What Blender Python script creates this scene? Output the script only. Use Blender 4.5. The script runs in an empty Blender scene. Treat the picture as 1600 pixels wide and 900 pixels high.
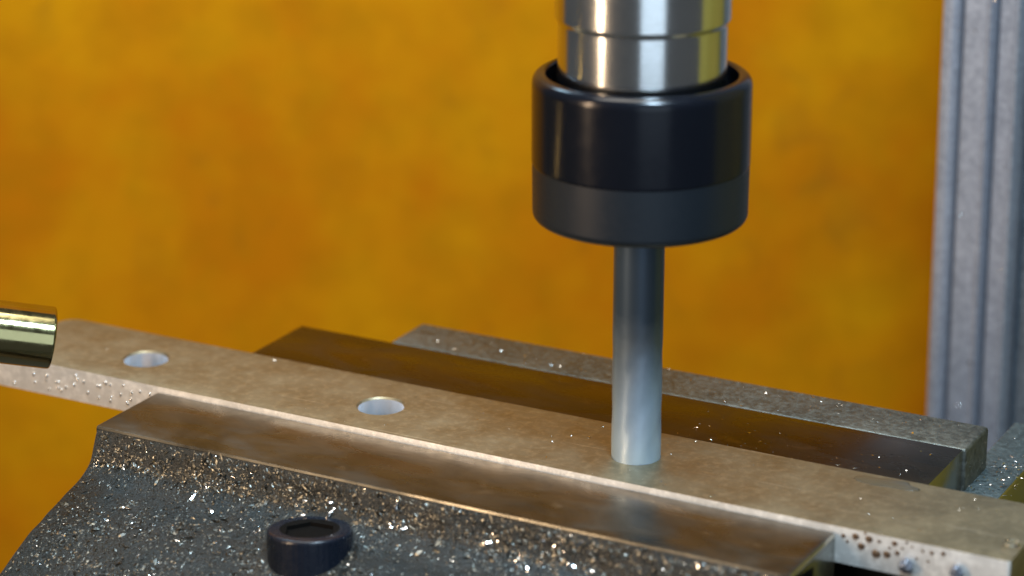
import bpy, bmesh, math, random
from mathutils import Vector, Matrix, noise

random.seed(7)
S = 0.001                      # everything below is written in millimetres
sc = bpy.context.scene
COL = sc.collection

# ------------------------------------------------------------------ camera
PITCH, YAW = math.radians(18.816), math.radians(-28.133)
FWD = Vector((math.sin(YAW) * math.cos(PITCH), math.cos(YAW) * math.cos(PITCH), -math.sin(PITCH)))
RGT = Vector((math.cos(YAW), -math.sin(YAW), 0))
UPV = RGT.cross(FWD)
CAMPOS = Vector((265.74, -438.32, 200.19))
FPX = 4093.5
cd = bpy.data.cameras.new('camera')
cam = bpy.data.objects.new('camera', cd)
COL.objects.link(cam)
R3 = Matrix((RGT, UPV, -FWD)).transposed()
cam.matrix_world = Matrix.Translation(CAMPOS * S) @ R3.to_4x4()
cd.sensor_width = 36.0
cd.lens = FPX / 1600 * 36.0
cd.clip_start = 0.01
cd.clip_end = 20
cd.dof.use_dof = True
cd.dof.focus_distance = 0.532
cd.dof.aperture_fstop = 10.5
sc.camera = cam

# ------------------------------------------------------------------ world, lamps, exposure
w = bpy.data.worlds.new('World')
sc.world = w
w.use_nodes = True
w.node_tree.nodes['Background'].inputs[0].default_value = (0.62, 0.66, 0.70, 1)
w.node_tree.nodes['Background'].inputs[1].default_value = 0.12
sc.view_settings.view_transform = 'Standard'
sc.view_settings.look = 'None'
sc.view_settings.gamma = 1
sc.view_settings.use_curve_mapping = False
sc.view_settings.exposure = 0.0

CUT = Vector((59.4, 0, 0))                       # foot of the spindle axis
EF = Vector((math.sin(YAW), math.cos(YAW), 0))   # horizontal view direction
ER = RGT.copy()

def rel(f, r, z):
    return CUT + EF * f + ER * r + Vector((0, 0, z))

def area(name, pos, target, sx, sy, power, color):
    l = bpy.data.lights.new(name, 'AREA')
    l.shape = 'RECTANGLE'
    l.size, l.size_y = sx * S, sy * S
    l.energy = power
    l.color = color
    o = bpy.data.objects.new(name, l)
    COL.objects.link(o)
    o.location = pos * S
    d = (target - pos).normalized()
    o.rotation_euler = d.to_track_quat('-Z', 'Y').to_euler()
    return o

def polar(phi, dist, z):
    a = math.radians(phi)
    return CUT + (-EF * math.cos(a) + ER * math.sin(a)) * dist + Vector((0, 0, z))

# cool window behind the camera, warm work lamp to its side, cool machine lamp above, added fills for the jaw front and the board
area('window_lamp', polar(10, 525, 125), CUT + Vector((0, 0, 125)), 290, 370, .52, (0.68, 0.84, 1.0))
area('work_lamp', polar(-58, 420, 125), CUT + Vector((0, 0, 20)), 36, 270, 1.6, (1.0, 0.70, 0.44))
area('shop_lamp', Vector((-260, 105, 385)), Vector((-20, -50, -10)), 90, 90, .6, (0.50, 0.78, 1.0))  # added cool fill, puts a bluish highlight on the jaw's flared front
area('machine_lamp', polar(14, 150, 300), Vector((35, -5, 0)), 50, 50, 1.6, (0.58, 0.80, 1.0))
area('ceiling_lamp', rel(-40, -120, 760), rel(330, -120, -60), 500, 300, 4.9, (1.0, 0.94, 0.84))  # added overhead fill that brightens the amber board

# ------------------------------------------------------------------ mesh helpers
def link(name, me, mat, parent=None, smooth=None):
    o = bpy.data.objects.new(name, me)
    COL.objects.link(o)
    if mat:
        if me.materials:
            me.materials[0] = mat
        else:
            me.materials.append(mat)
    if smooth is not None:
        me.shade_smooth() if smooth == 180 else shade_angle(me, smooth)
    if parent:
        o.parent = parent
    return o

def shade_angle(me, ang):
    me.shade_smooth()
    me.set_sharp_from_angle(angle=math.radians(ang))

def tag(o, label=None, cat=None, group=None, kind=None):
    if label: o['label'] = label
    if cat: o['category'] = cat
    if group: o['group'] = group
    if kind: o['kind'] = kind
    return o

def empty(name, loc):
    o = bpy.data.objects.new(name, None)
    COL.objects.link(o)
    o.location = loc * S
    o.empty_display_size = 0.01
    return o

def child(o, parent):
    """parent keeping mesh coordinates in world space"""
    o.parent = parent
    m = Matrix.Identity(4)
    p = parent
    while p is not None:
        m = p.matrix_local_bake @ m if hasattr(p, 'matrix_local_bake') else Matrix.Translation(p.location) @ m
        p = p.parent
    o.location = -m.translation
    return o

def bm_mesh(bm, name):
    bmesh.ops.recalc_face_normals(bm, faces=bm.faces)
    for v in bm.verts:
        v.co *= S
    me = bpy.data.meshes.new(name)
    bm.to_mesh(me)
    bm.free()
    return me

def box_bm(x0, x1, y0, y1, z0, z1, bev=0.0, seg=2):
    bm = bmesh.new()
    bmesh.ops.create_cube(bm, size=1)
    for v in bm.verts:
        v.co = Vector((x0 + (v.co.x + .5) * (x1 - x0), y0 + (v.co.y + .5) * (y1 - y0), z0 + (v.co.z + .5) * (z1 - z0)))
    if bev:
        bmesh.ops.bevel(bm, geom=bm.edges[:], offset=bev, segments=seg, profile=.5, affect='EDGES')
    return bm

def lathe_bm(prof, center, n=96, rfun=None):
    """prof: list of (radius, z); closes at radius 0"""
    bm = bmesh.new()
    rings = []
    dense = []
    for (r0, z0), (r1, z1) in zip(prof, prof[1:]):
        dense.append((r0, z0))
        ln = math.hypot(r1 - r0, z1 - z0)
        if ln > 1.2:
            for u in (.12 / ln, 1 - .12 / ln):
                dense.append((r0 + (r1 - r0) * u, z0 + (z1 - z0) * u))
    prof = dense + [prof[-1]]
    for r, z in prof:
        if r < 1e-6:
            rings.append([bm.verts.new((center.x, center.y, z))])
        else:
            ring = []
            for k in range(n):
                a = 2 * math.pi * k / n
                rr = rfun(r, z, a) if rfun else r
                ring.append(bm.verts.new((center.x + rr * math.cos(a), center.y + rr * math.sin(a), z)))
            rings.append(ring)
    for A, B in zip(rings, rings[1:]):
        for k in range(n):
            k2 = (k + 1) % n
            if len(A) == 1 and len(B) == 1:
                continue
            if len(A) == 1:
                bm.faces.new((A[0], B[k], B[k2]))
            elif len(B) == 1:
                bm.faces.new((A[k], A[k2], B[0]))
            else:
                bm.faces.new((A[k], A[k2], B[k2], B[k]))
    return bm

def rnd(cx, cz, r, a0, a1, n=5):
    return [(cx + r * math.cos(math.radians(a0 + (a1 - a0) * i / n)), cz + r * math.sin(math.radians(a0 + (a1 - a0) * i / n))) for i in range(n + 1)]

# ------------------------------------------------------------------ material helpers
class NT:
    def __init__(s, name):
        s.m = bpy.data.materials.new(name)
        s.m.use_nodes = True
        s.t = s.m.node_tree
        s.b = s.t.nodes['Principled BSDF']
        tc = s.t.nodes.new('ShaderNodeTexCoord')
        s.co = s.vscale(tc.outputs['Object'], (1000, 1000, 1000))     # millimetres
    def n(s, kind, **kw):
        x = s.t.nodes.new(kind)
        for k, v in kw.items():
            setattr(x, k, v)
        return x
    def l(s, a, b):
        s.t.links.new(a, b)
    def vscale(s, src, v):
        m = s.n('ShaderNodeVectorMath', operation='MULTIPLY')
        s.l(src, m.inputs[0]); m.inputs[1].default_value = v
        return m.outputs[0]
    def noise(s, scale, detail=4, rough=.55, stretch=None, dist=0):
        x = s.n('ShaderNodeTexNoise')
        s.l(s.vscale(s.co, stretch) if stretch else s.co, x.inputs['Vector'])
        x.inputs['Scale'].default_value = scale
        x.inputs['Detail'].default_value = detail
        x.inputs['Roughness'].default_value = rough
        x.inputs['Distortion'].default_value = dist
        return x.outputs['Fac']
    def voro(s, scale, feature='F1', out='Distance', stretch=None):
        x = s.n('ShaderNodeTexVoronoi', feature=feature)
        s.l(s.vscale(s.co, stretch) if stretch else s.co, x.inputs['Vector'])
        x.inputs['Scale'].default_value = scale
        return x.outputs[out]
    def ramp(s, src, stops):
        x = s.n('ShaderNodeValToRGB')
        e = x.color_ramp.elements
        while len(e) < len(stops):
            e.new(.5)
        for el, (p, c) in zip(e, stops):
            el.position = p
            el.color = (c, c, c, 1) if isinstance(c, (int, float)) else (*c, 1)
        s.l(src, x.inputs[0])
        return x.outputs[0]
    def mixc(s, fac, a, b, mode='MIX'):
        x = s.n('ShaderNodeMix', data_type='RGBA', blend_type=mode)
        for sock, v in ((x.inputs[0], fac), (x.inputs[6], a), (x.inputs[7], b)):
            if isinstance(v, bpy.types.NodeSocket): s.l(v, sock)
            elif isinstance(v, (int, float)): sock.default_value = v
            else: sock.default_value = (*v, 1)
        return x.outputs[2]
    def math(s, op, a, b):
        x = s.n('ShaderNodeMath', operation=op)
        for sock, v in ((x.inputs[0], a), (x.inputs[1], b)):
            if isinstance(v, bpy.types.NodeSocket): s.l(v, sock)
            else: sock.default_value = v
        return x.outputs[0]
    def bump(s, src, dist, strength=1.0, prev=None):
        x = s.n('ShaderNodeBump')
        x.inputs['Strength'].default_value = strength
        x.inputs['Distance'].default_value = dist * S
        s.l(src, x.inputs['Height'])
        if prev: s.l(prev, x.inputs['Normal'])
        return x.outputs[0]
    def set(s, **kw):
        names = dict(color='Base Color', metal='Metallic', rough='Roughness', normal='Normal', coat='Coat Weight',
                     coatr='Coat Roughness', aniso='Anisotropic', spec='Specular IOR Level')
        for k, v in kw.items():
            sock = s.b.inputs[names[k]]
            if isinstance(v, bpy.types.NodeSocket): s.l(v, sock)
            elif isinstance(v, (int, float)): sock.default_value = v
            else: sock.default_value = (*v, 1)
        return s.m

def mat_wall(a=(.48, .168, .0008), b=(.56, .265, .0015)):
    t = NT('amber_board')
    n1 = t.noise(.016, 5, .6)
    n2 = t.noise(.07, 5, .65)
    sm = t.ramp(t.noise(.045, 3, .5, dist=.6), [(.62, 0.0), (.76, 1.0)])
    c = t.mixc(t.ramp(n1, [(.36, 0.0), (.64, 1.0)]), a, b)
    c = t.mixc(t.math('MULTIPLY', t.ramp(n2, [(.42, 0.0), (.66, 1.0)]), .35), c, tuple(v * .58 for v in b))
    c = t.mixc(t.math('MULTIPLY', sm, .3), c, (.15, .075, .008))
    return t.set(color=c, rough=.75, spec=.08)

def mat_bar(name='milled_aluminium', ca=(.225, .188, .115), cb=(.30, .255, .165), metal=.85):
    t = NT(name)
    g = t.noise(1.1, 4, .65, stretch=(.22, 1.6, 1.6))
    b = t.noise(.09, 5, .65)
    sp = t.noise(.55, 4, .7)
    r = t.math('ADD', t.math('MULTIPLY', g, .18), t.ramp(b, [(.3, .30), (.7, .44)]))
    c = t.mixc(t.ramp(b, [(.3, 0.0), (.7, 1.0)]), ca, cb)
    c = t.mixc(t.math('MULTIPLY', t.ramp(sp, [(.48, 0.0), (.66, 1.0)]), .6), c, tuple(v * 1.35 for v in cb))
    sc_ = t.ramp(t.noise(.5, 2, .5, stretch=(.06, 2.2, 1), dist=.3), [(.66, 0.0), (.72, 1.0)])
    c = t.mixc(t.math('MULTIPLY', sc_, .35), c, (.62, .55, .42))
    nm = t.bump(g, .03, .8)
    nm = t.bump(sp, .06, .6, nm)
    return t.set(color=c, metal=metal, rough=r, normal=nm)

def mat_holewall():
    t = NT('bored_aluminium')
    return t.set(color=(.90, .94, 1.0), metal=.7, rough=.16)

def mat_plate(name, col, lo, hi, oil, metal=1.0, dark=.45):
    t = NT(name)
    streak = t.noise(.16, 4, .55, stretch=(.35, .8, 1), dist=.7)
    fine = t.noise(1.2, 3, .6, stretch=(.15, 1, 1))
    stain = t.ramp(t.noise(.09, 5, .6, stretch=(.55, .8, 1), dist=.8), [(.36, 0.0), (.66, 1.0)])
    spot = t.ramp(t.noise(.14, 3, .5, stretch=(.7, 1, 1), dist=.5), [(.66, 0.0), (.74, 1.0)])
    c = t.mixc(stain, col, tuple(v * dark for v in col))
    c = t.mixc(t.math('MULTIPLY', spot, .6), c, tuple(min(1, v * 1.7) for v in col))
    r = t.ramp(streak, [(.35, lo), (.65, hi)])
    nm = t.bump(streak, oil, .8)
    nm = t.bump(fine, .008, .6, nm)
    return t.set(color=c, metal=metal, rough=r, normal=nm)

def mat_cast(name, ca, cb, rough=(.32, .6), bump=.35, metal=.75, coat=0.0, spec=.5):
    t = NT(name)
    big = t.noise(.09, 5, .6)
    v = t.voro(.9, out='Color')
    n = t.noise(.8, 5, .65)
    c = t.mixc(t.ramp(big, [(.35, 0.0), (.65, 1.0)]), ca, cb)
    c = t.mixc(t.math('MULTIPLY', t.ramp(n, [(.4, 0.0), (.7, 1.0)]), .5), c, tuple(x * 1.9 for x in cb))
    r = t.ramp(n, [(.35, rough[0]), (.65, rough[1])])
    nm = t.bump(n, bump, 1.0)
    sp = t.n('ShaderNodeSeparateColor'); t.l(v, sp.inputs[0])
    nm = t.bump(sp.outputs[0], bump * .4, .8, nm)
    return t.set(color=c, metal=metal, rough=r, normal=nm, coat=coat, coatr=.22, spec=spec)

def mat_metal(name, col, rough, metal=1.0, turned=0.0, var=.06, coat=0.0, spec=.5):
    t = NT(name)
    n = t.noise(.5, 4, .6, stretch=(1, 1, 6) if turned else None)
    r = t.ramp(n, [(.3, max(.02, rough - var)), (.7, rough + var)])
    k = dict(color=t.mixc(t.noise(.12, 4), col, tuple(v * .82 for v in col)), metal=metal, rough=r, coat=coat, spec=spec)
    if turned:
        k['normal'] = t.bump(t.noise(1.0, 2, .5, stretch=(.05, .05, 9)), turned, .6)
    return t.set(**k)

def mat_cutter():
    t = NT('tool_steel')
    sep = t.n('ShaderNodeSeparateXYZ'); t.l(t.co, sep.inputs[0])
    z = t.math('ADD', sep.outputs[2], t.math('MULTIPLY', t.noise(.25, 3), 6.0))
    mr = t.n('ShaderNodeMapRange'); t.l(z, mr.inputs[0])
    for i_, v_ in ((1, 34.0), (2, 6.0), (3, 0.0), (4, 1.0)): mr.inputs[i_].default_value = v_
    c = t.mixc(mr.outputs[0], (.060, .095, .145), (.46, .58, .70))  # nut's shade above and lamplight on the tip painted in by height
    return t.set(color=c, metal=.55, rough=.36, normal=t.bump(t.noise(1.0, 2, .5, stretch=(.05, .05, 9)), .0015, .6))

M = dict(
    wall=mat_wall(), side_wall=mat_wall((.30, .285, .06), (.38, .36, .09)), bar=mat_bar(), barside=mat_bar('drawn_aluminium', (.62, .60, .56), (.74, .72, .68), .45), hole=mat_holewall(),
    front_plate=mat_plate('oily_ground_steel', (.115, .11, .092), .20, .42, .16, .88, .5),
    rear_plate=mat_plate('dark_ground_steel', (.085, .070, .053), .22, .36, .05, 1.0, .75),
    cast=mat_cast('oily_cast_iron', (.016, .013, .009), (.010, .015, .017), (.24, .42), .4, .0, .0, .25),
    cast_grey=mat_cast('grey_cast_iron', (.07, .074, .064), (.125, .13, .115), (.35, .6), .3),
    cast_teal=mat_cast('teal_cast_iron', (.03, .045, .048), (.08, .105, .11), (.35, .6), .5, .4),
    ground=mat_metal('ground_steel_end', (.46, .45, .40), .22, var=.05),  # reflected brightness of the end faces put into a lighter base colour
    bed=mat_cast('bed_iron', (.012, .012, .012), (.02, .02, .02), (.5, .7), .2, .1),
    spindle=mat_metal('turned_steel', (.74, .76, .76), .17, turned=.006, var=.03),
    nut=mat_metal('black_oxide_gloss', (.004, .005, .008), .20, metal=0, var=.03, spec=.28),
    nutmatt=mat_metal('black_oxide_satin', (.008, .012, .017), .42, metal=0, turned=.003, spec=.35),
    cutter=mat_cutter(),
    screw=mat_metal('blued_steel', (.006, .009, .017), .28, metal=0, spec=.35),
    socket=mat_metal('socket_steel', (.004, .0035, .003), .8, metal=0, spec=.08),
    brass=mat_metal('polished_brass', (.44, .39, .19), .14, var=.05),
    column=mat_cast('column_paint', (.22, .235, .275), (.255, .27, .31), (.28, .42), .02, .25),
    column_dark=mat_cast('column_iron', (.06, .075, .09), (.13, .15, .17), (.4, .6), .4, .3),
    chip=mat_metal('aluminium_chip', (.80, .80, .79), .2, var=.1),
    dull=mat_metal('oily_chip', (.125, .125, .112), .36, var=.1),
    pale=mat_metal('droplet_grey', (.16, .18, .22), .3, metal=.4),
    dimple=mat_metal('dimple_brown', (.12, .075, .045), .3, metal=.2),
)

# ------------------------------------------------------------------ setting: amber board, table
def build_wall(name, label, mat, pts):
    zs = [-330 + i * 60 for i in range(15)]
    bm = bmesh.new()
    grid = []
    for th in (0, 6):
        g = []
        for j, (f, r) in enumerate(pts):
            a = pts[max(0, j - 1)]; b = pts[min(len(pts) - 1, j + 1)]
            d = Vector((b[0] - a[0], b[1] - a[1])).normalized()
            nx, ny = d.y, -d.x
            g.append([bm.verts.new(rel(f + nx * th, r + ny * th, z)) for z in zs])
        grid.append(g)
    A, B = grid
    n, m = len(pts), len(zs)
    for j in range(n - 1):
        for k in range(m - 1):
            bm.faces.new((A[j][k], A[j + 1][k], A[j + 1][k + 1], A[j][k + 1]))
            bm.faces.new((B[j][k], B[j][k + 1], B[j + 1][k + 1], B[j + 1][k]))
    for j in range(n - 1):
        for k in (0, m - 1):
            bm.faces.new((A[j][k], A[j + 1][k], B[j + 1][k], B[j][k]))
    for k in range(m - 1):
        for j in (0, n - 1):
            bm.faces.new((A[j][k], A[j][k + 1], B[j][k + 1], B[j][k]))
    o = link(name, bm_mesh(bm, name), mat, smooth=40)
    tag(o, label, kind='structure')
build_wall('backdrop_wall', 'smudged amber yellow board standing behind the milling machine', M['wall'], [(300, -430 + i * 31.0) for i in range(25)])
build_wall('side_wall', 'olive yellow board standing beside the milling machine', M['side_wall'], [(290 - i * 45, 332) for i in range(9)])

tbl = link('table', bm_mesh(box_bm(-60, 190, -95, 72, -95, -75, 1.5), 'table'), M['bed'], smooth=40)
tag(tbl, 'dark iron machine table under the vise', kind='structure')

# ------------------------------------------------------------------ machine column
def build_column():
    base = empty('machine_column', Vector((110, 165, -240)))
    # cross-section in plan (x, y), seen from the front; slightly out of plumb like the photograph
    Y0 = 150
    def prism(name, pts, mat, z0=-240, z1=330):
        bm = bmesh.new()
        lean = 0.012
        lo = [bm.verts.new((x - lean * (z0 - 12), y, z0)) for x, y in pts]
        hi = [bm.verts.new((x - lean * (z1 - 12), y, z1)) for x, y in pts]
        n = len(pts)
        for k in range(n):
            bm.faces.new((lo[k], lo[(k + 1) % n], hi[(k + 1) % n], hi[k]))
        bm.faces.new(lo); bm.faces.new(hi)
        bmesh.ops.bevel(bm, geom=[e for e in bm.edges if abs(e.verts[0].co.z - e.verts[1].co.z) > 100], offset=.5, segments=2, profile=.5, affect='EDGES')
        o = link(name, bm_mesh(bm, name), mat, smooth=40)
        return child(o, base)
    prism('edge_rail', [(68.2, Y0), (71.0, Y0 - 1.5), (72.6, Y0), (72.6, Y0 + 30), (68.2, Y0 + 30)], M['column'])
    prism('slide_face', [(72.8, Y0 + 2), (74.0, Y0 - .5), (79.4, Y0 - 1.2), (80.8, Y0 - 2.6), (81.6, Y0 + 1.5), (81.6, Y0 + 30), (72.8, Y0 + 30)], M['column'])
    prism('slide_face', [(81.8, Y0 + 1.5), (82.6, Y0 - .2), (86.2, Y0 - 1.0), (87.6, Y0 - 2.4), (88.6, Y0 + 1), (88.6, Y0 + 30), (81.8, Y0 + 30)], M['column'])
    prism('column_casting', [(88.8, Y0 + 4), (92, Y0 + 3), (150, Y0 + 6), (150, Y0 + 60), (88.8, Y0 + 60)], M['column_dark'])
    tag(base, 'ridged pale blue grey machine column with chips stuck on it', 'column')
build_column()

# ------------------------------------------------------------------ vise
vise = empty('milling_vise', Vector((40, 0, -75)))
tag(vise, 'grey cast iron milling vise gripping the aluminium bar', 'vise')

# outline of the moving jaw's flared casting, (y, z), top front edge first
PROF = [(-35.6, -1.45), (-36.5, -3.2), (-37.2, -5.4), (-38.0, -7.1), (-39.4, -8.6), (-43.1, -10.6), (-47.0, -11.7), (-51.2, -12.9),
        (-55.0, -14.2), (-58.7, -15.6), (-62.0, -17.1), (-65.1, -18.6), (-69.2, -20.6), (-77.6, -25.6), (-84, -33), (-87, -44), (-88, -60)]
def prof_at(s):
    """smooth point on PROF at parameter 0..len-1, with outward normal"""
    i = min(int(s), len(PROF) - 2); u = s - i
    P = [PROF[max(0, min(len(PROF) - 1, i + k))] for k in (-1, 0, 1, 2)]
    def cr(a, b, c, d):
        return .5 * (2 * b + (c - a) * u + (2 * a - 5 * b + 4 * c - d) * u * u + (3 * b - a - 3 * c + d) * u ** 3)
    return cr(*[p[0] for p in P]), cr(*[p[1] for p in P])
XL, XR = -46.5, 105.8
def cast_point(x, s):
    y, z = prof_at(s)
    y2, z2 = prof_at(min(s + .05, len(PROF) - 1.001)); y1, z1 = prof_at(max(s - .05, 0))
    d = Vector((y2 - y1, z2 - z1)).normalized()
    n = Vector((0, d.y, -d.x))
    if n.y > 0: n = -n
    k = min(1, s * .6)
    h = .55 * k * noise.noise(Vector((x * .05, y * .08, z * .08))) + .3 * k * noise.noise(Vector((x * .22, y * .26, z * .26)))
    return Vector((x, y, z)) + n * h, n
def build_casting():
    bm = bmesh.new()
    ns, nx = 70, 120
    rows = []
    for i in range(ns + 1):
        s = i / ns * (len(PROF) - 1.001)
        rows.append([bm.verts.new(cast_point(XL + (XR - XL) * k / nx, s)[0]) for k in range(nx + 1)])
    back = [[bm.verts.new((XL + (XR - XL) * k / nx, y, z)) for k in range(nx + 1)] for y, z in ((-25, -60), (-25, -1.45))]
    rows += back
    m = len(rows)
    for i in range(m):
        A, B = rows[i], rows[(i + 1) % m]
        for k in range(nx):
            bm.faces.new((A[k], A[k + 1], B[k + 1], B[k]))
    for k in (0, nx):
        bm.faces.new([r[k] for r in rows])
    return link('moving_jaw', bm_mesh(bm, 'moving_jaw'), M['cast'], smooth=50)
mj = child(build_casting(), vise)

def build_front_plate():
    bm = bmesh.new()
    # section (y, z); rounded front edge, tiny chamfer against the bar
    sec = [(-13.45, -1.75), (-13.75, -1.25), (-14.3, -1.1), (-35.0, -1.1), (-35.5, -1.2), (-35.75, -1.6), (-35.75, -2.6), (-24, -2.6), (-24, -40), (-13.45, -40)]
    nx = 60
    rows = []
    for k in range(nx + 1):
        x = XL - .25 + (107.8 - XL) * k / nx
        rows.append([bm.verts.new((x, y, z + (.05 * noise.noise(Vector((x * .08, y * .15, 3))) if -36 < y < -13 and z > -2 else 0))) for y, z in sec])
    n = len(sec)
    for A, B in zip(rows, rows[1:]):
        for k in range(n):
            bm.faces.new((A[k], A[(k + 1) % n], B[(k + 1) % n], B[k]))
    bm.faces.new(rows[0]); bm.faces.new(rows[-1])
    end = [e for e in bm.edges if abs(e.verts[0].co.x - rows[-1][0].co.x) < 1e-4 and abs(e.verts[1].co.x - rows[-1][0].co.x) < 1e-4]
    bmesh.ops.bevel(bm, geom=end, offset=.9, segments=3, profile=.5, affect='EDGES')
    return link('jaw_plate', bm_mesh(bm, 'jaw_plate'), M['front_plate'], smooth=30)
fp = child(build_front_plate(), mj)

# socket head cap screw sunk in the flared front of the moving jaw
SC = Vector((11.6, -46.2, 0))
def tiltscrew(bm, zt):
    m = Matrix.Rotation(math.radians(-6), 3, RGT)
    o = Vector((SC.x, SC.y, zt))
    for v in bm.verts:
        v.co = o + m @ (v.co - o)
def build_screw():
    r, zt, zb = 8.3, -7.7, -20
    hexr = 4.6
    prof = [(0, zb), (r - .6, zb), (r, zb + .6)] + [(r, zt - .7)] + rnd(r - .7, zt - .7, .7, 0, 90, 4) + [(hexr + 1.3, zt)]
    def kn(rr, z, a):
        return rr + (.03 * math.cos(44 * a) if rr > r - .05 else 0)
    bm = lathe_bm(prof, SC, 176, kn)
    tiltscrew(bm, zt)
    o = child(link('cap_screw', bm_mesh(bm, 'cap_screw'), M['screw'], smooth=50), vise)
    # hexagonal socket
    bm = bmesh.new()
    ring = lambda rad, z, hexa: [bm.verts.new((SC.x + rad * (1 if not hexa else math.cos(math.pi / 6) / math.cos((a % (math.pi / 3)) - math.pi / 6)) * math.cos(a),
                                               SC.y + rad * (1 if not hexa else math.cos(math.pi / 6) / math.cos((a % (math.pi / 3)) - math.pi / 6)) * math.sin(a), z))
                                 for a in [2 * math.pi * k / 48 for k in range(48)]]
    R = [ring(hexr + 1.3, zt, False), ring(hexr + .6, zt - .35, True), ring(hexr + .6, zt - 1.15, True)]
    for A, B in zip(R, R[1:]):
        for k in range(48):
            bm.faces.new((A[k], A[(k + 1) % 48], B[(k + 1) % 48], B[k]))
    bm.faces.new(R[-1])
    tiltscrew(bm, zt)
    so = link('hex_socket', bm_mesh(bm, 'hex_socket'), M['socket'], smooth=30)
    child(so, o)
build_screw()

# fixed jaw: ground plate and grey casting behind it
fj = child(link('fixed_jaw', bm_mesh(box_bm(-19, 115.9, 36.2, 50.5, -75, -.9, .7, 3), 'fixed_jaw'), M['cast_grey'], smooth=40), vise)
lug = child(link('casting_lug', bm_mesh(box_bm(113, 123.4, 33.5, 78, -60, -10.0, .6, 3), 'casting_lug'), M['cast_teal'], smooth=40), fj)
rp = child(link('jaw_plate', bm_mesh(box_bm(-42.3, 115.3, 13.45, 35.95, -40, -.8, .35, 2), 'jaw_plate'), M['rear_plate'], smooth=40), fj)
def ground_ends(o, xmin):
    o.data.materials.append(M['ground'])
    for p in o.data.polygons:
        if p.normal.x > .5 and p.center.x / S > xmin:
            p.material_index = 1
ground_ends(rp, 114.5); ground_ends(lug, 122.5); ground_ends(fp, 106)
bed = child(link('bed', bm_mesh(box_bm(-20, 112, -60, 36, -74.9, -41, 1.0), 'bed'), M['bed'], smooth=40), vise)

# ------------------------------------------------------------------ aluminium bar
BX0, BX1, BY, BH = -91.2, 141.0, 13.35, 7.3
def build_bar():
    pts = []
    r = 3.2
    for cx, cy, a0 in ((BX1 - .6, BY - .6, 0), (BX0 + r, BY - r, 90), (BX0 + .8, -BY + .8, 180), (BX1 - .6, -BY + .6, 270)):
        rr = {90: r, 180: .8}.get(a0, .6)
        for k in range(7):
            a = math.radians(a0 + 15 * k)
            pts.append((cx + rr * math.cos(a), cy + rr * math.sin(a)))
    bm = bmesh.new()
    lo = [bm.verts.new((x, y, -BH)) for x, y in pts]
    hi = [bm.verts.new((x, y, 0)) for x, y in pts]
    n = len(pts)
    for k in range(n):
        bm.faces.new((lo[k], lo[(k + 1) % n], hi[(k + 1) % n], hi[k]))
    bm.faces.new(lo[::-1]); bm.faces.new(hi)
    rim = [e for e in bm.edges if abs(e.verts[0].co.z - e.verts[1].co.z) < 1e-6]
    bmesh.ops.bevel(bm, geom=rim, offset=.28, segments=2, profile=.5, affect='EDGES')
    o = link('aluminium_bar', bm_mesh(bm, 'aluminium_bar'), M['bar'])
    # drilled holes
    cb = bmesh.new()
    for cx, rad, depth in ((-59.4, 4.85, -12), (0.6, 4.85, -12), (59.4, 4.98, -.5)):
        t = lathe_bm([(0, depth), (rad, depth), (rad, -.35), (rad + (.35 if cx < 50 else .0), 0), (rad + (.45 if cx < 50 else .0), 1), (0, 1)], Vector((cx, -.6 if cx < 50 else 0, 0)), 72)
        bmesh.ops.recalc_face_normals(t, faces=t.faces)
        tmp = bpy.data.meshes.new('t'); t.to_mesh(tmp); t.free()
        cb.from_mesh(tmp); bpy.data.meshes.remove(tmp)
    cut = bpy.data.objects.new('cut', bm_mesh(cb, 'cut'))
    COL.objects.link(cut)
    md = o.modifiers.new('b', 'BOOLEAN'); md.operation = 'DIFFERENCE'; md.solver = 'EXACT'; md.object = cut
    dg = bpy.context.evaluated_depsgraph_get()
    me = bpy.data.meshes.new_from_object(o.evaluated_get(dg))
    o.modifiers.clear(); o.data = me
    me.materials.append(M['barside'])  # bar sides coloured lighter to stand in for the warm lamp's light
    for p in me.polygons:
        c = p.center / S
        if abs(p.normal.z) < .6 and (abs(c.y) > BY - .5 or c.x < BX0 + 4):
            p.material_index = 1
    shade_angle(me, 30)
    bpy.data.objects.remove(cut)
    for cx in (-59.4, .6):
        ring = bmesh.new()
        n = 64
        R = [[ring.verts.new((cx + rr * math.cos(2 * math.pi * k / n), -.6 + rr * math.sin(2 * math.pi * k / n), z)) for k in range(n)]
             for rr, z in ((4.83, -.4), (4.83, -7.2), (4.78, -7.2), (4.78, -.4))]
        for i in range(4):
            A, B = R[i], R[(i + 1) % 4]
            for k in range(n):
                ring.faces.new((A[k], A[(k + 1) % n], B[(k + 1) % n], B[k]))
        h = link('hole_wall', bm_mesh(ring, 'hole_wall'), M['hole'], o, smooth=30)
    tag(o, 'flat beige-grey aluminium bar with two drilled holes clamped in the vise', 'metal bar')
    return o
bar = build_bar()

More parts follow.
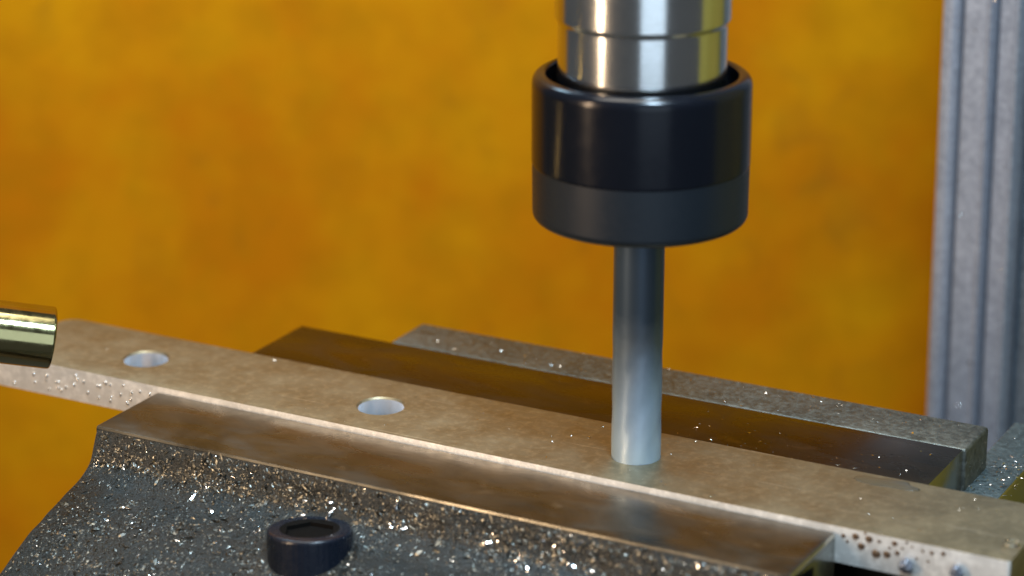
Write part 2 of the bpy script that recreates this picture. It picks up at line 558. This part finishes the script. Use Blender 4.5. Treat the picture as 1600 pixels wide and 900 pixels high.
# ------------------------------------------------------------------ spindle, collet nut and cutter
spindle = empty('milling_spindle', CUT + Vector((0, 0, 49.5)))
def part(name, prof, mat, parent, n=128, ang=35):
    return child(link(name, bm_mesh(lathe_bm(prof, CUT, n), name), mat, smooth=ang), parent)
part('spindle_nose', [(0, 66), (16.1, 66), (16.1, 88.6), (16.2, 88.9), (16.65, 89.5), (16.7, 89.7), (16.7, 150), (0, 150)], M['spindle'], spindle)
nut = part('collet_nut', [(0, 52), (17, 52), (20.95, 61.2)] + [(21, 61.5), (21.0, 76.4)] + rnd(18.9, 76.6, 2.1, 0, 75, 7) + [(18.9, 78.65)] +
           rnd(18.9, 78.05, .6, 90, 180, 4) + [(18.3, 64), (0, 64)], M['nut'], spindle)
band = part('nose_band', [(0, 49.8), (19.0, 49.8)] + rnd(19.2, 51.4, 1.6, -90, 0, 6) + [(20.9, 61.2), (20.6, 61.4), (0, 61.4)], M['nutmatt'], spindle)
child(band, nut)
tag(spindle, 'bright steel spindle with glossy black collet nut above the bar', 'spindle')

def build_cutter():
    R = 4.95
    zs = [-.42 + (50 + .42) * i / 150 for i in range(151)]
    def rf(r, z, a):
        if r < 4.5 or z > 27: return r
        k = min(1, (27 - z) / 4)
        ph = 4 * (a - z * math.tan(math.radians(32)) / R)
        s = .5 + .5 * math.cos(ph)
        return r - .10 * k * (1 - s) ** 2
    prof = [(0, -.1), (R * .8, -.3), (R, -.42)] + [(R, z) for z in zs[1:]] + [(0, 50)]
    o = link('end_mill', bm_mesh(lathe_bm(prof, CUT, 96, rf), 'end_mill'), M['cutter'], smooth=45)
    tag(o, 'blue-grey steel cutter held in the black collet nut, touching the bar', 'cutter')
build_cutter()

# ------------------------------------------------------------------ brass tube reaching in from the side
def px_on_y(px, py, Y):
    d = RGT * ((px - 800) / FPX) - UPV * ((py - 450) / FPX) + FWD
    return CAMPOS + d * ((Y - CAMPOS.y) / d.y)
def px_on_z(px, py, Z):
    d = RGT * ((px - 800) / FPX) - UPV * ((py - 450) / FPX) + FWD
    return CAMPOS + d * ((Z - CAMPOS.z) / d.z)
def build_tube():
    tip = px_on_y(82, 528, -34)
    a = math.radians(7.5)
    ax = (RGT * math.cos(a) - UPV * math.sin(a) + FWD * .30).normalized()
    r = 6.5
    prof = [(4.6, -20)] + [(4.6, -.5)] + rnd(5.1, -.5, .5, 180, 90, 3) + rnd(r - .5, -.5, .5, 90, 0, 4) + [(r, -8), (r, -110), (4.6, -110)]
    bm = lathe_bm(prof, Vector((0, 0, 0)), 64)
    q = ax.to_track_quat('Z', 'Y').to_matrix()
    for v in bm.verts:
        v.co = tip + q @ v.co
    bm.verts.ensure_lookup_table()
    o = link('coolant_tube', bm_mesh(bm, 'coolant_tube'), M['brass'], smooth=40)
    tag(o, 'shiny brass coloured round tube reaching in beside the bar end', 'tube')
build_tube()

# ------------------------------------------------------------------ chips
def shard(bm, pos, nrm, size, rng):
    """a small bent sliver of metal: four to six triangles"""
    t = nrm.orthogonal().normalized()
    t.rotate(Matrix.Rotation(rng.uniform(0, 6.283), 3, nrm))
    tilt = rng.uniform(-.7, .7)
    b = nrm.cross(t)
    n2 = (nrm * math.cos(tilt) + b * math.sin(tilt)).normalized()
    b2 = n2.cross(t)
    L, W = size, size * rng.uniform(.12, .42)
    curl = rng.uniform(-.2, .6)
    prev = None
    for i in range(4):
        u = i / 3 - .5
        c = pos + t * (u * L) + n2 * (curl * L * (.25 - u * u) + .03)
        ww = W * (.5 if i in (1, 2) else rng.uniform(.1, .4))
        tw = b2 * ww + n2 * (u * W * rng.uniform(-.6, .6))
        pr = (bm.verts.new(c + tw), bm.verts.new(c - tw))
        if prev:
            bm.faces.new((prev[0], prev[1], pr[1], pr[0]))
        prev = pr

def stuff(name, bm, label, mat='chip'):
    for v in bm.verts: v.co *= S
    me = bpy.data.meshes.new(name); bm.to_mesh(me); bm.free()
    o = link(name, me, M[mat])
    tag(o, label, 'metal chips', kind='stuff')
    return o

rng = random.Random(11)
bm = bmesh.new()
bmd = bmesh.new()
for i in range(21000):
    s = rng.uniform(.35, 13.2)
    x = rng.uniform(XL + .6, XR - .6)
    dens = .45 + .75 * noise.noise(Vector((x * .045, s * .5, 5)))
    if rng.random() > dens + .25: continue
    p, n = cast_point(x, s)
    if math.hypot(p.x - SC.x, p.y - SC.y) < 8.7: continue
    glint = .5 + noise.noise(Vector((x * .09, s * .9, 9.3)))
    shard(bm if rng.random() < .10 * glint ** 2 else bmd, p, n, min(2.4, .4 + rng.expovariate(3.4)), rng)
stuff('metal_chips', bmd, 'dull oily grey chips coating the flared front of the vise jaw', 'dull')
stuff('metal_chips', bm, 'glittering aluminium chips strewn over the flared front of the vise jaw')

bm = bmesh.new()
for i in range(260):       # fixed jaw casting and rear plate
    if rng.random() < .72:
        p = Vector((rng.uniform(-17, 124), rng.uniform(37, 50), -.88))
    else:
        p = Vector((rng.uniform(60, 114), rng.triangular(14, 35, 15), -.78))
    shard(bm, p, Vector((0, 0, 1)), min(1.4, .25 + rng.expovariate(5)), rng)
for i in range(120):
    p = Vector((rng.uniform(116, 125), rng.uniform(37, 60), -9.95))
    shard(bm, p, Vector((0, 0, 1)), min(1.6, .4 + rng.expovariate(4)), rng)
stuff('metal_chips', bm, 'fine aluminium chips on the grey fixed jaw behind the bar')

bm = bmesh.new()
for i in range(200):       # bar top
    x = rng.triangular(-85, 140, 138) if rng.random() < .6 else rng.uniform(-85, 140)
    p = Vector((x, rng.uniform(-12.6, 12.6), .02))
    if min(math.hypot(p.x - c, p.y) for c in (-59.4, .6, 59.4)) < 5.6: continue
    shard(bm, p, Vector((0, 0, 1)), min(1.3, .15 + rng.expovariate(6)), rng)
stuff('metal_chips', bm, 'sparse fine chips scattered on top of the aluminium bar')

# beads of oil and swarf clinging to the bar's front side
def bead(bm, p, ry, rz, d):
    n = 8
    rings = []
    for q in (0, .5, .85):
        k = math.sqrt(1 - q * q)
        rings.append([bm.verts.new((p.x + ry * k * math.cos(2 * math.pi * i / n), p.y - d * q, p.z + rz * k * math.sin(2 * math.pi * i / n))) for i in range(n)])
    for A, B in zip(rings, rings[1:]):
        for i in range(n):
            bm.faces.new((A[i], A[(i + 1) % n], B[(i + 1) % n], B[i]))
    bm.faces.new(rings[-1])
bm = bmesh.new()
for (px, py, r) in ((1318, 837, .5), (1337, 838, .75), (1358, 842, .8), (1374, 846, .4), (1398, 849, .6), (1346, 853, .8), (1369, 865, .95), (1386, 866, .8),
                    (1402, 864, .55), (1324, 846, .35), (1417, 848, .3), (1425, 855, .25), (1442, 861, .35), (1456, 864, .45), (1474, 865, .5), (1352, 833, .3), (1390, 856, .3), (1410, 857, .3), (1432, 873, .3), (1450, 877, .3)):
    bead(bm, px_on_y(px, py, -BY), r, r * .9, r * .35)
o = link('oil_beads', bm_mesh(bm, 'oil_beads'), M['dimple'], bar, smooth=180)
o['kind'] = 'stuff'
bm = bmesh.new()
for i in range(34):
    px = rng.uniform(22, 235)
    e = 553 + .2065 * px
    bead(bm, px_on_y(px, e + rng.uniform(9, 40), -BY), rng.uniform(.15, .3), rng.uniform(.3, .6), .3)
o = link('swarf_flecks', bm_mesh(bm, 'swarf_flecks'), M['chip'], bar, smooth=180)
o['kind'] = 'stuff'
for (px, py, r, lab) in ((1416, 884, 1.5, 'grey lump of swarf on the bar side below the brown oil beads'), (1494, 893, 1.4, 'grey lump of swarf on the bar side towards its square end')):
    bm = bmesh.new()
    bmesh.ops.create_icosphere(bm, subdivisions=3, radius=r)
    c = px_on_y(px, py, -BY - r * .75)
    for v in bm.verts:
        v.co = c + v.co * (.85 + .5 * noise.noise(v.co * 1.1 + c))
    o = link('swarf_lump', bm_mesh(bm, 'swarf_lump'), M['pale'], smooth=180)
    tag(o, lab, 'swarf', 'swarf lumps on the bar side')

bm = bmesh.new()
for i in range(22):
    z = rng.uniform(-45, 70)
    x = rng.uniform(69, 90)
    shard(bm, Vector((x - .012 * (z - 12), 148.6, z)), Vector((0, -1, 0)), rng.uniform(.4, 1.3), rng)
stuff('metal_chips', bm, 'bright specks of swarf stuck to the ridged machine column')

# puddle of coolant crossing the bar's rear edge, curled chip near the bar's square end
def build_puddle():
    t = NT('coolant_film')
    m = t.set(color=t.mixc(t.noise(.3, 3), (.05, .045, .03), (.08, .07, .05)), rough=.3, metal=0)
    c = px_on_z(1384, 752, .02)
    bm = bmesh.new()
    n = 40
    rings = []
    for q in (1, .93, .8, .5, .2):
        ring = []
        for k in range(n):
            a = 2 * math.pi * k / n
            w_ = 1 + .38 * noise.noise(Vector((math.cos(a) * 1.3, math.sin(a) * 1.3, 4)))
            ring.append(bm.verts.new((c.x + 6.2 * q * w_ * math.cos(a), c.y - .8 + 2.3 * q * w_ * math.sin(a), .01 + .3 * (1 - q * q))))
        rings.append(ring)
    for A, B in zip(rings, rings[1:]):
        for k in range(n):
            bm.faces.new((A[k], A[(k + 1) % n], B[(k + 1) % n], B[k]))
    bm.faces.new(rings[-1]); bm.faces.new(rings[0][::-1])
    o = link('coolant_puddle', bm_mesh(bm, 'coolant_puddle'), m, smooth=180)
    tag(o, 'small glossy puddle of coolant on the bar along the dark rear jaw', 'puddle')
build_puddle()

def ribbon(name, pts, width, label, cat, group=None):
    bm = bmesh.new()
    prev = None
    for p, up in pts:
        pr = [bm.verts.new(p), bm.verts.new(p + up * width), bm.verts.new(p + up * width + Vector((.06, .06, 0))), bm.verts.new(p + Vector((.06, .06, 0)))]
        if prev:
            for k in range(4):
                bm.faces.new((prev[k], prev[(k + 1) % 4], pr[(k + 1) % 4], pr[k]))
        else:
            bm.faces.new(pr)
        prev = pr
    bm.faces.new(prev[::-1])
    tag(link(name, bm_mesh(bm, name), M['chip'], smooth=60), label, cat, group)
c = px_on_z(1581, 853, 0)
ribbon('metal_curl', [(c + Vector((1.6 * math.cos(a * .5), 1.6 * math.sin(a * .5), .05 + .03 * a)), Vector((0, 0, 1))) for a in range(0, 15)], .55,
       'thin curled ring of swarf lying on top of the bar', 'metal chip')
def cast_under(px, py):
    """where a pixel's ray meets the flared casting"""
    best = None
    for i in range(60, 1300):
        s_ = i / 100
        y, z = prof_at(s_)
        p = px_on_y(px, py, y)
        if best is None or abs(p.z - z) < best[0]:
            best = (abs(p.z - z), p.x, s_)
    return cast_point(best[1], best[2])
for (px, py, ln, ang) in ((518, 803, 2.6, 1.3), (196, 798, 2.2, .5), (516, 787, 1.2, .2), (622, 790, 2.2, 1.7), (330, 796, 1.8, 2.6), (632, 829, 1.4, .9), (760, 850, 1.8, .4), (890, 884, 2.0, -.3)):
    p, n = cast_under(px, py)
    t1 = Vector((1, 0, 0)); t2 = n.cross(t1).normalized()
    if t2.z < 0: t2 = -t2
    d = t1 * math.cos(ang) + t2 * math.sin(ang)
    b_ = n.cross(d)
    ribbon('metal_sliver', [(p + n * (.35 + .2 * math.sin(u * .7)) + d * (ln * (u / 6 - .5)), (b_ + n * .4 * math.sin(u)).normalized()) for u in range(7)], .45,
           'long bright sliver lying among the chips on the vise jaw front', 'metal chip', 'long slivers on the vise jaw')

# ------------------------------------------------------------------ done
sc.render.engine = 'CYCLES'
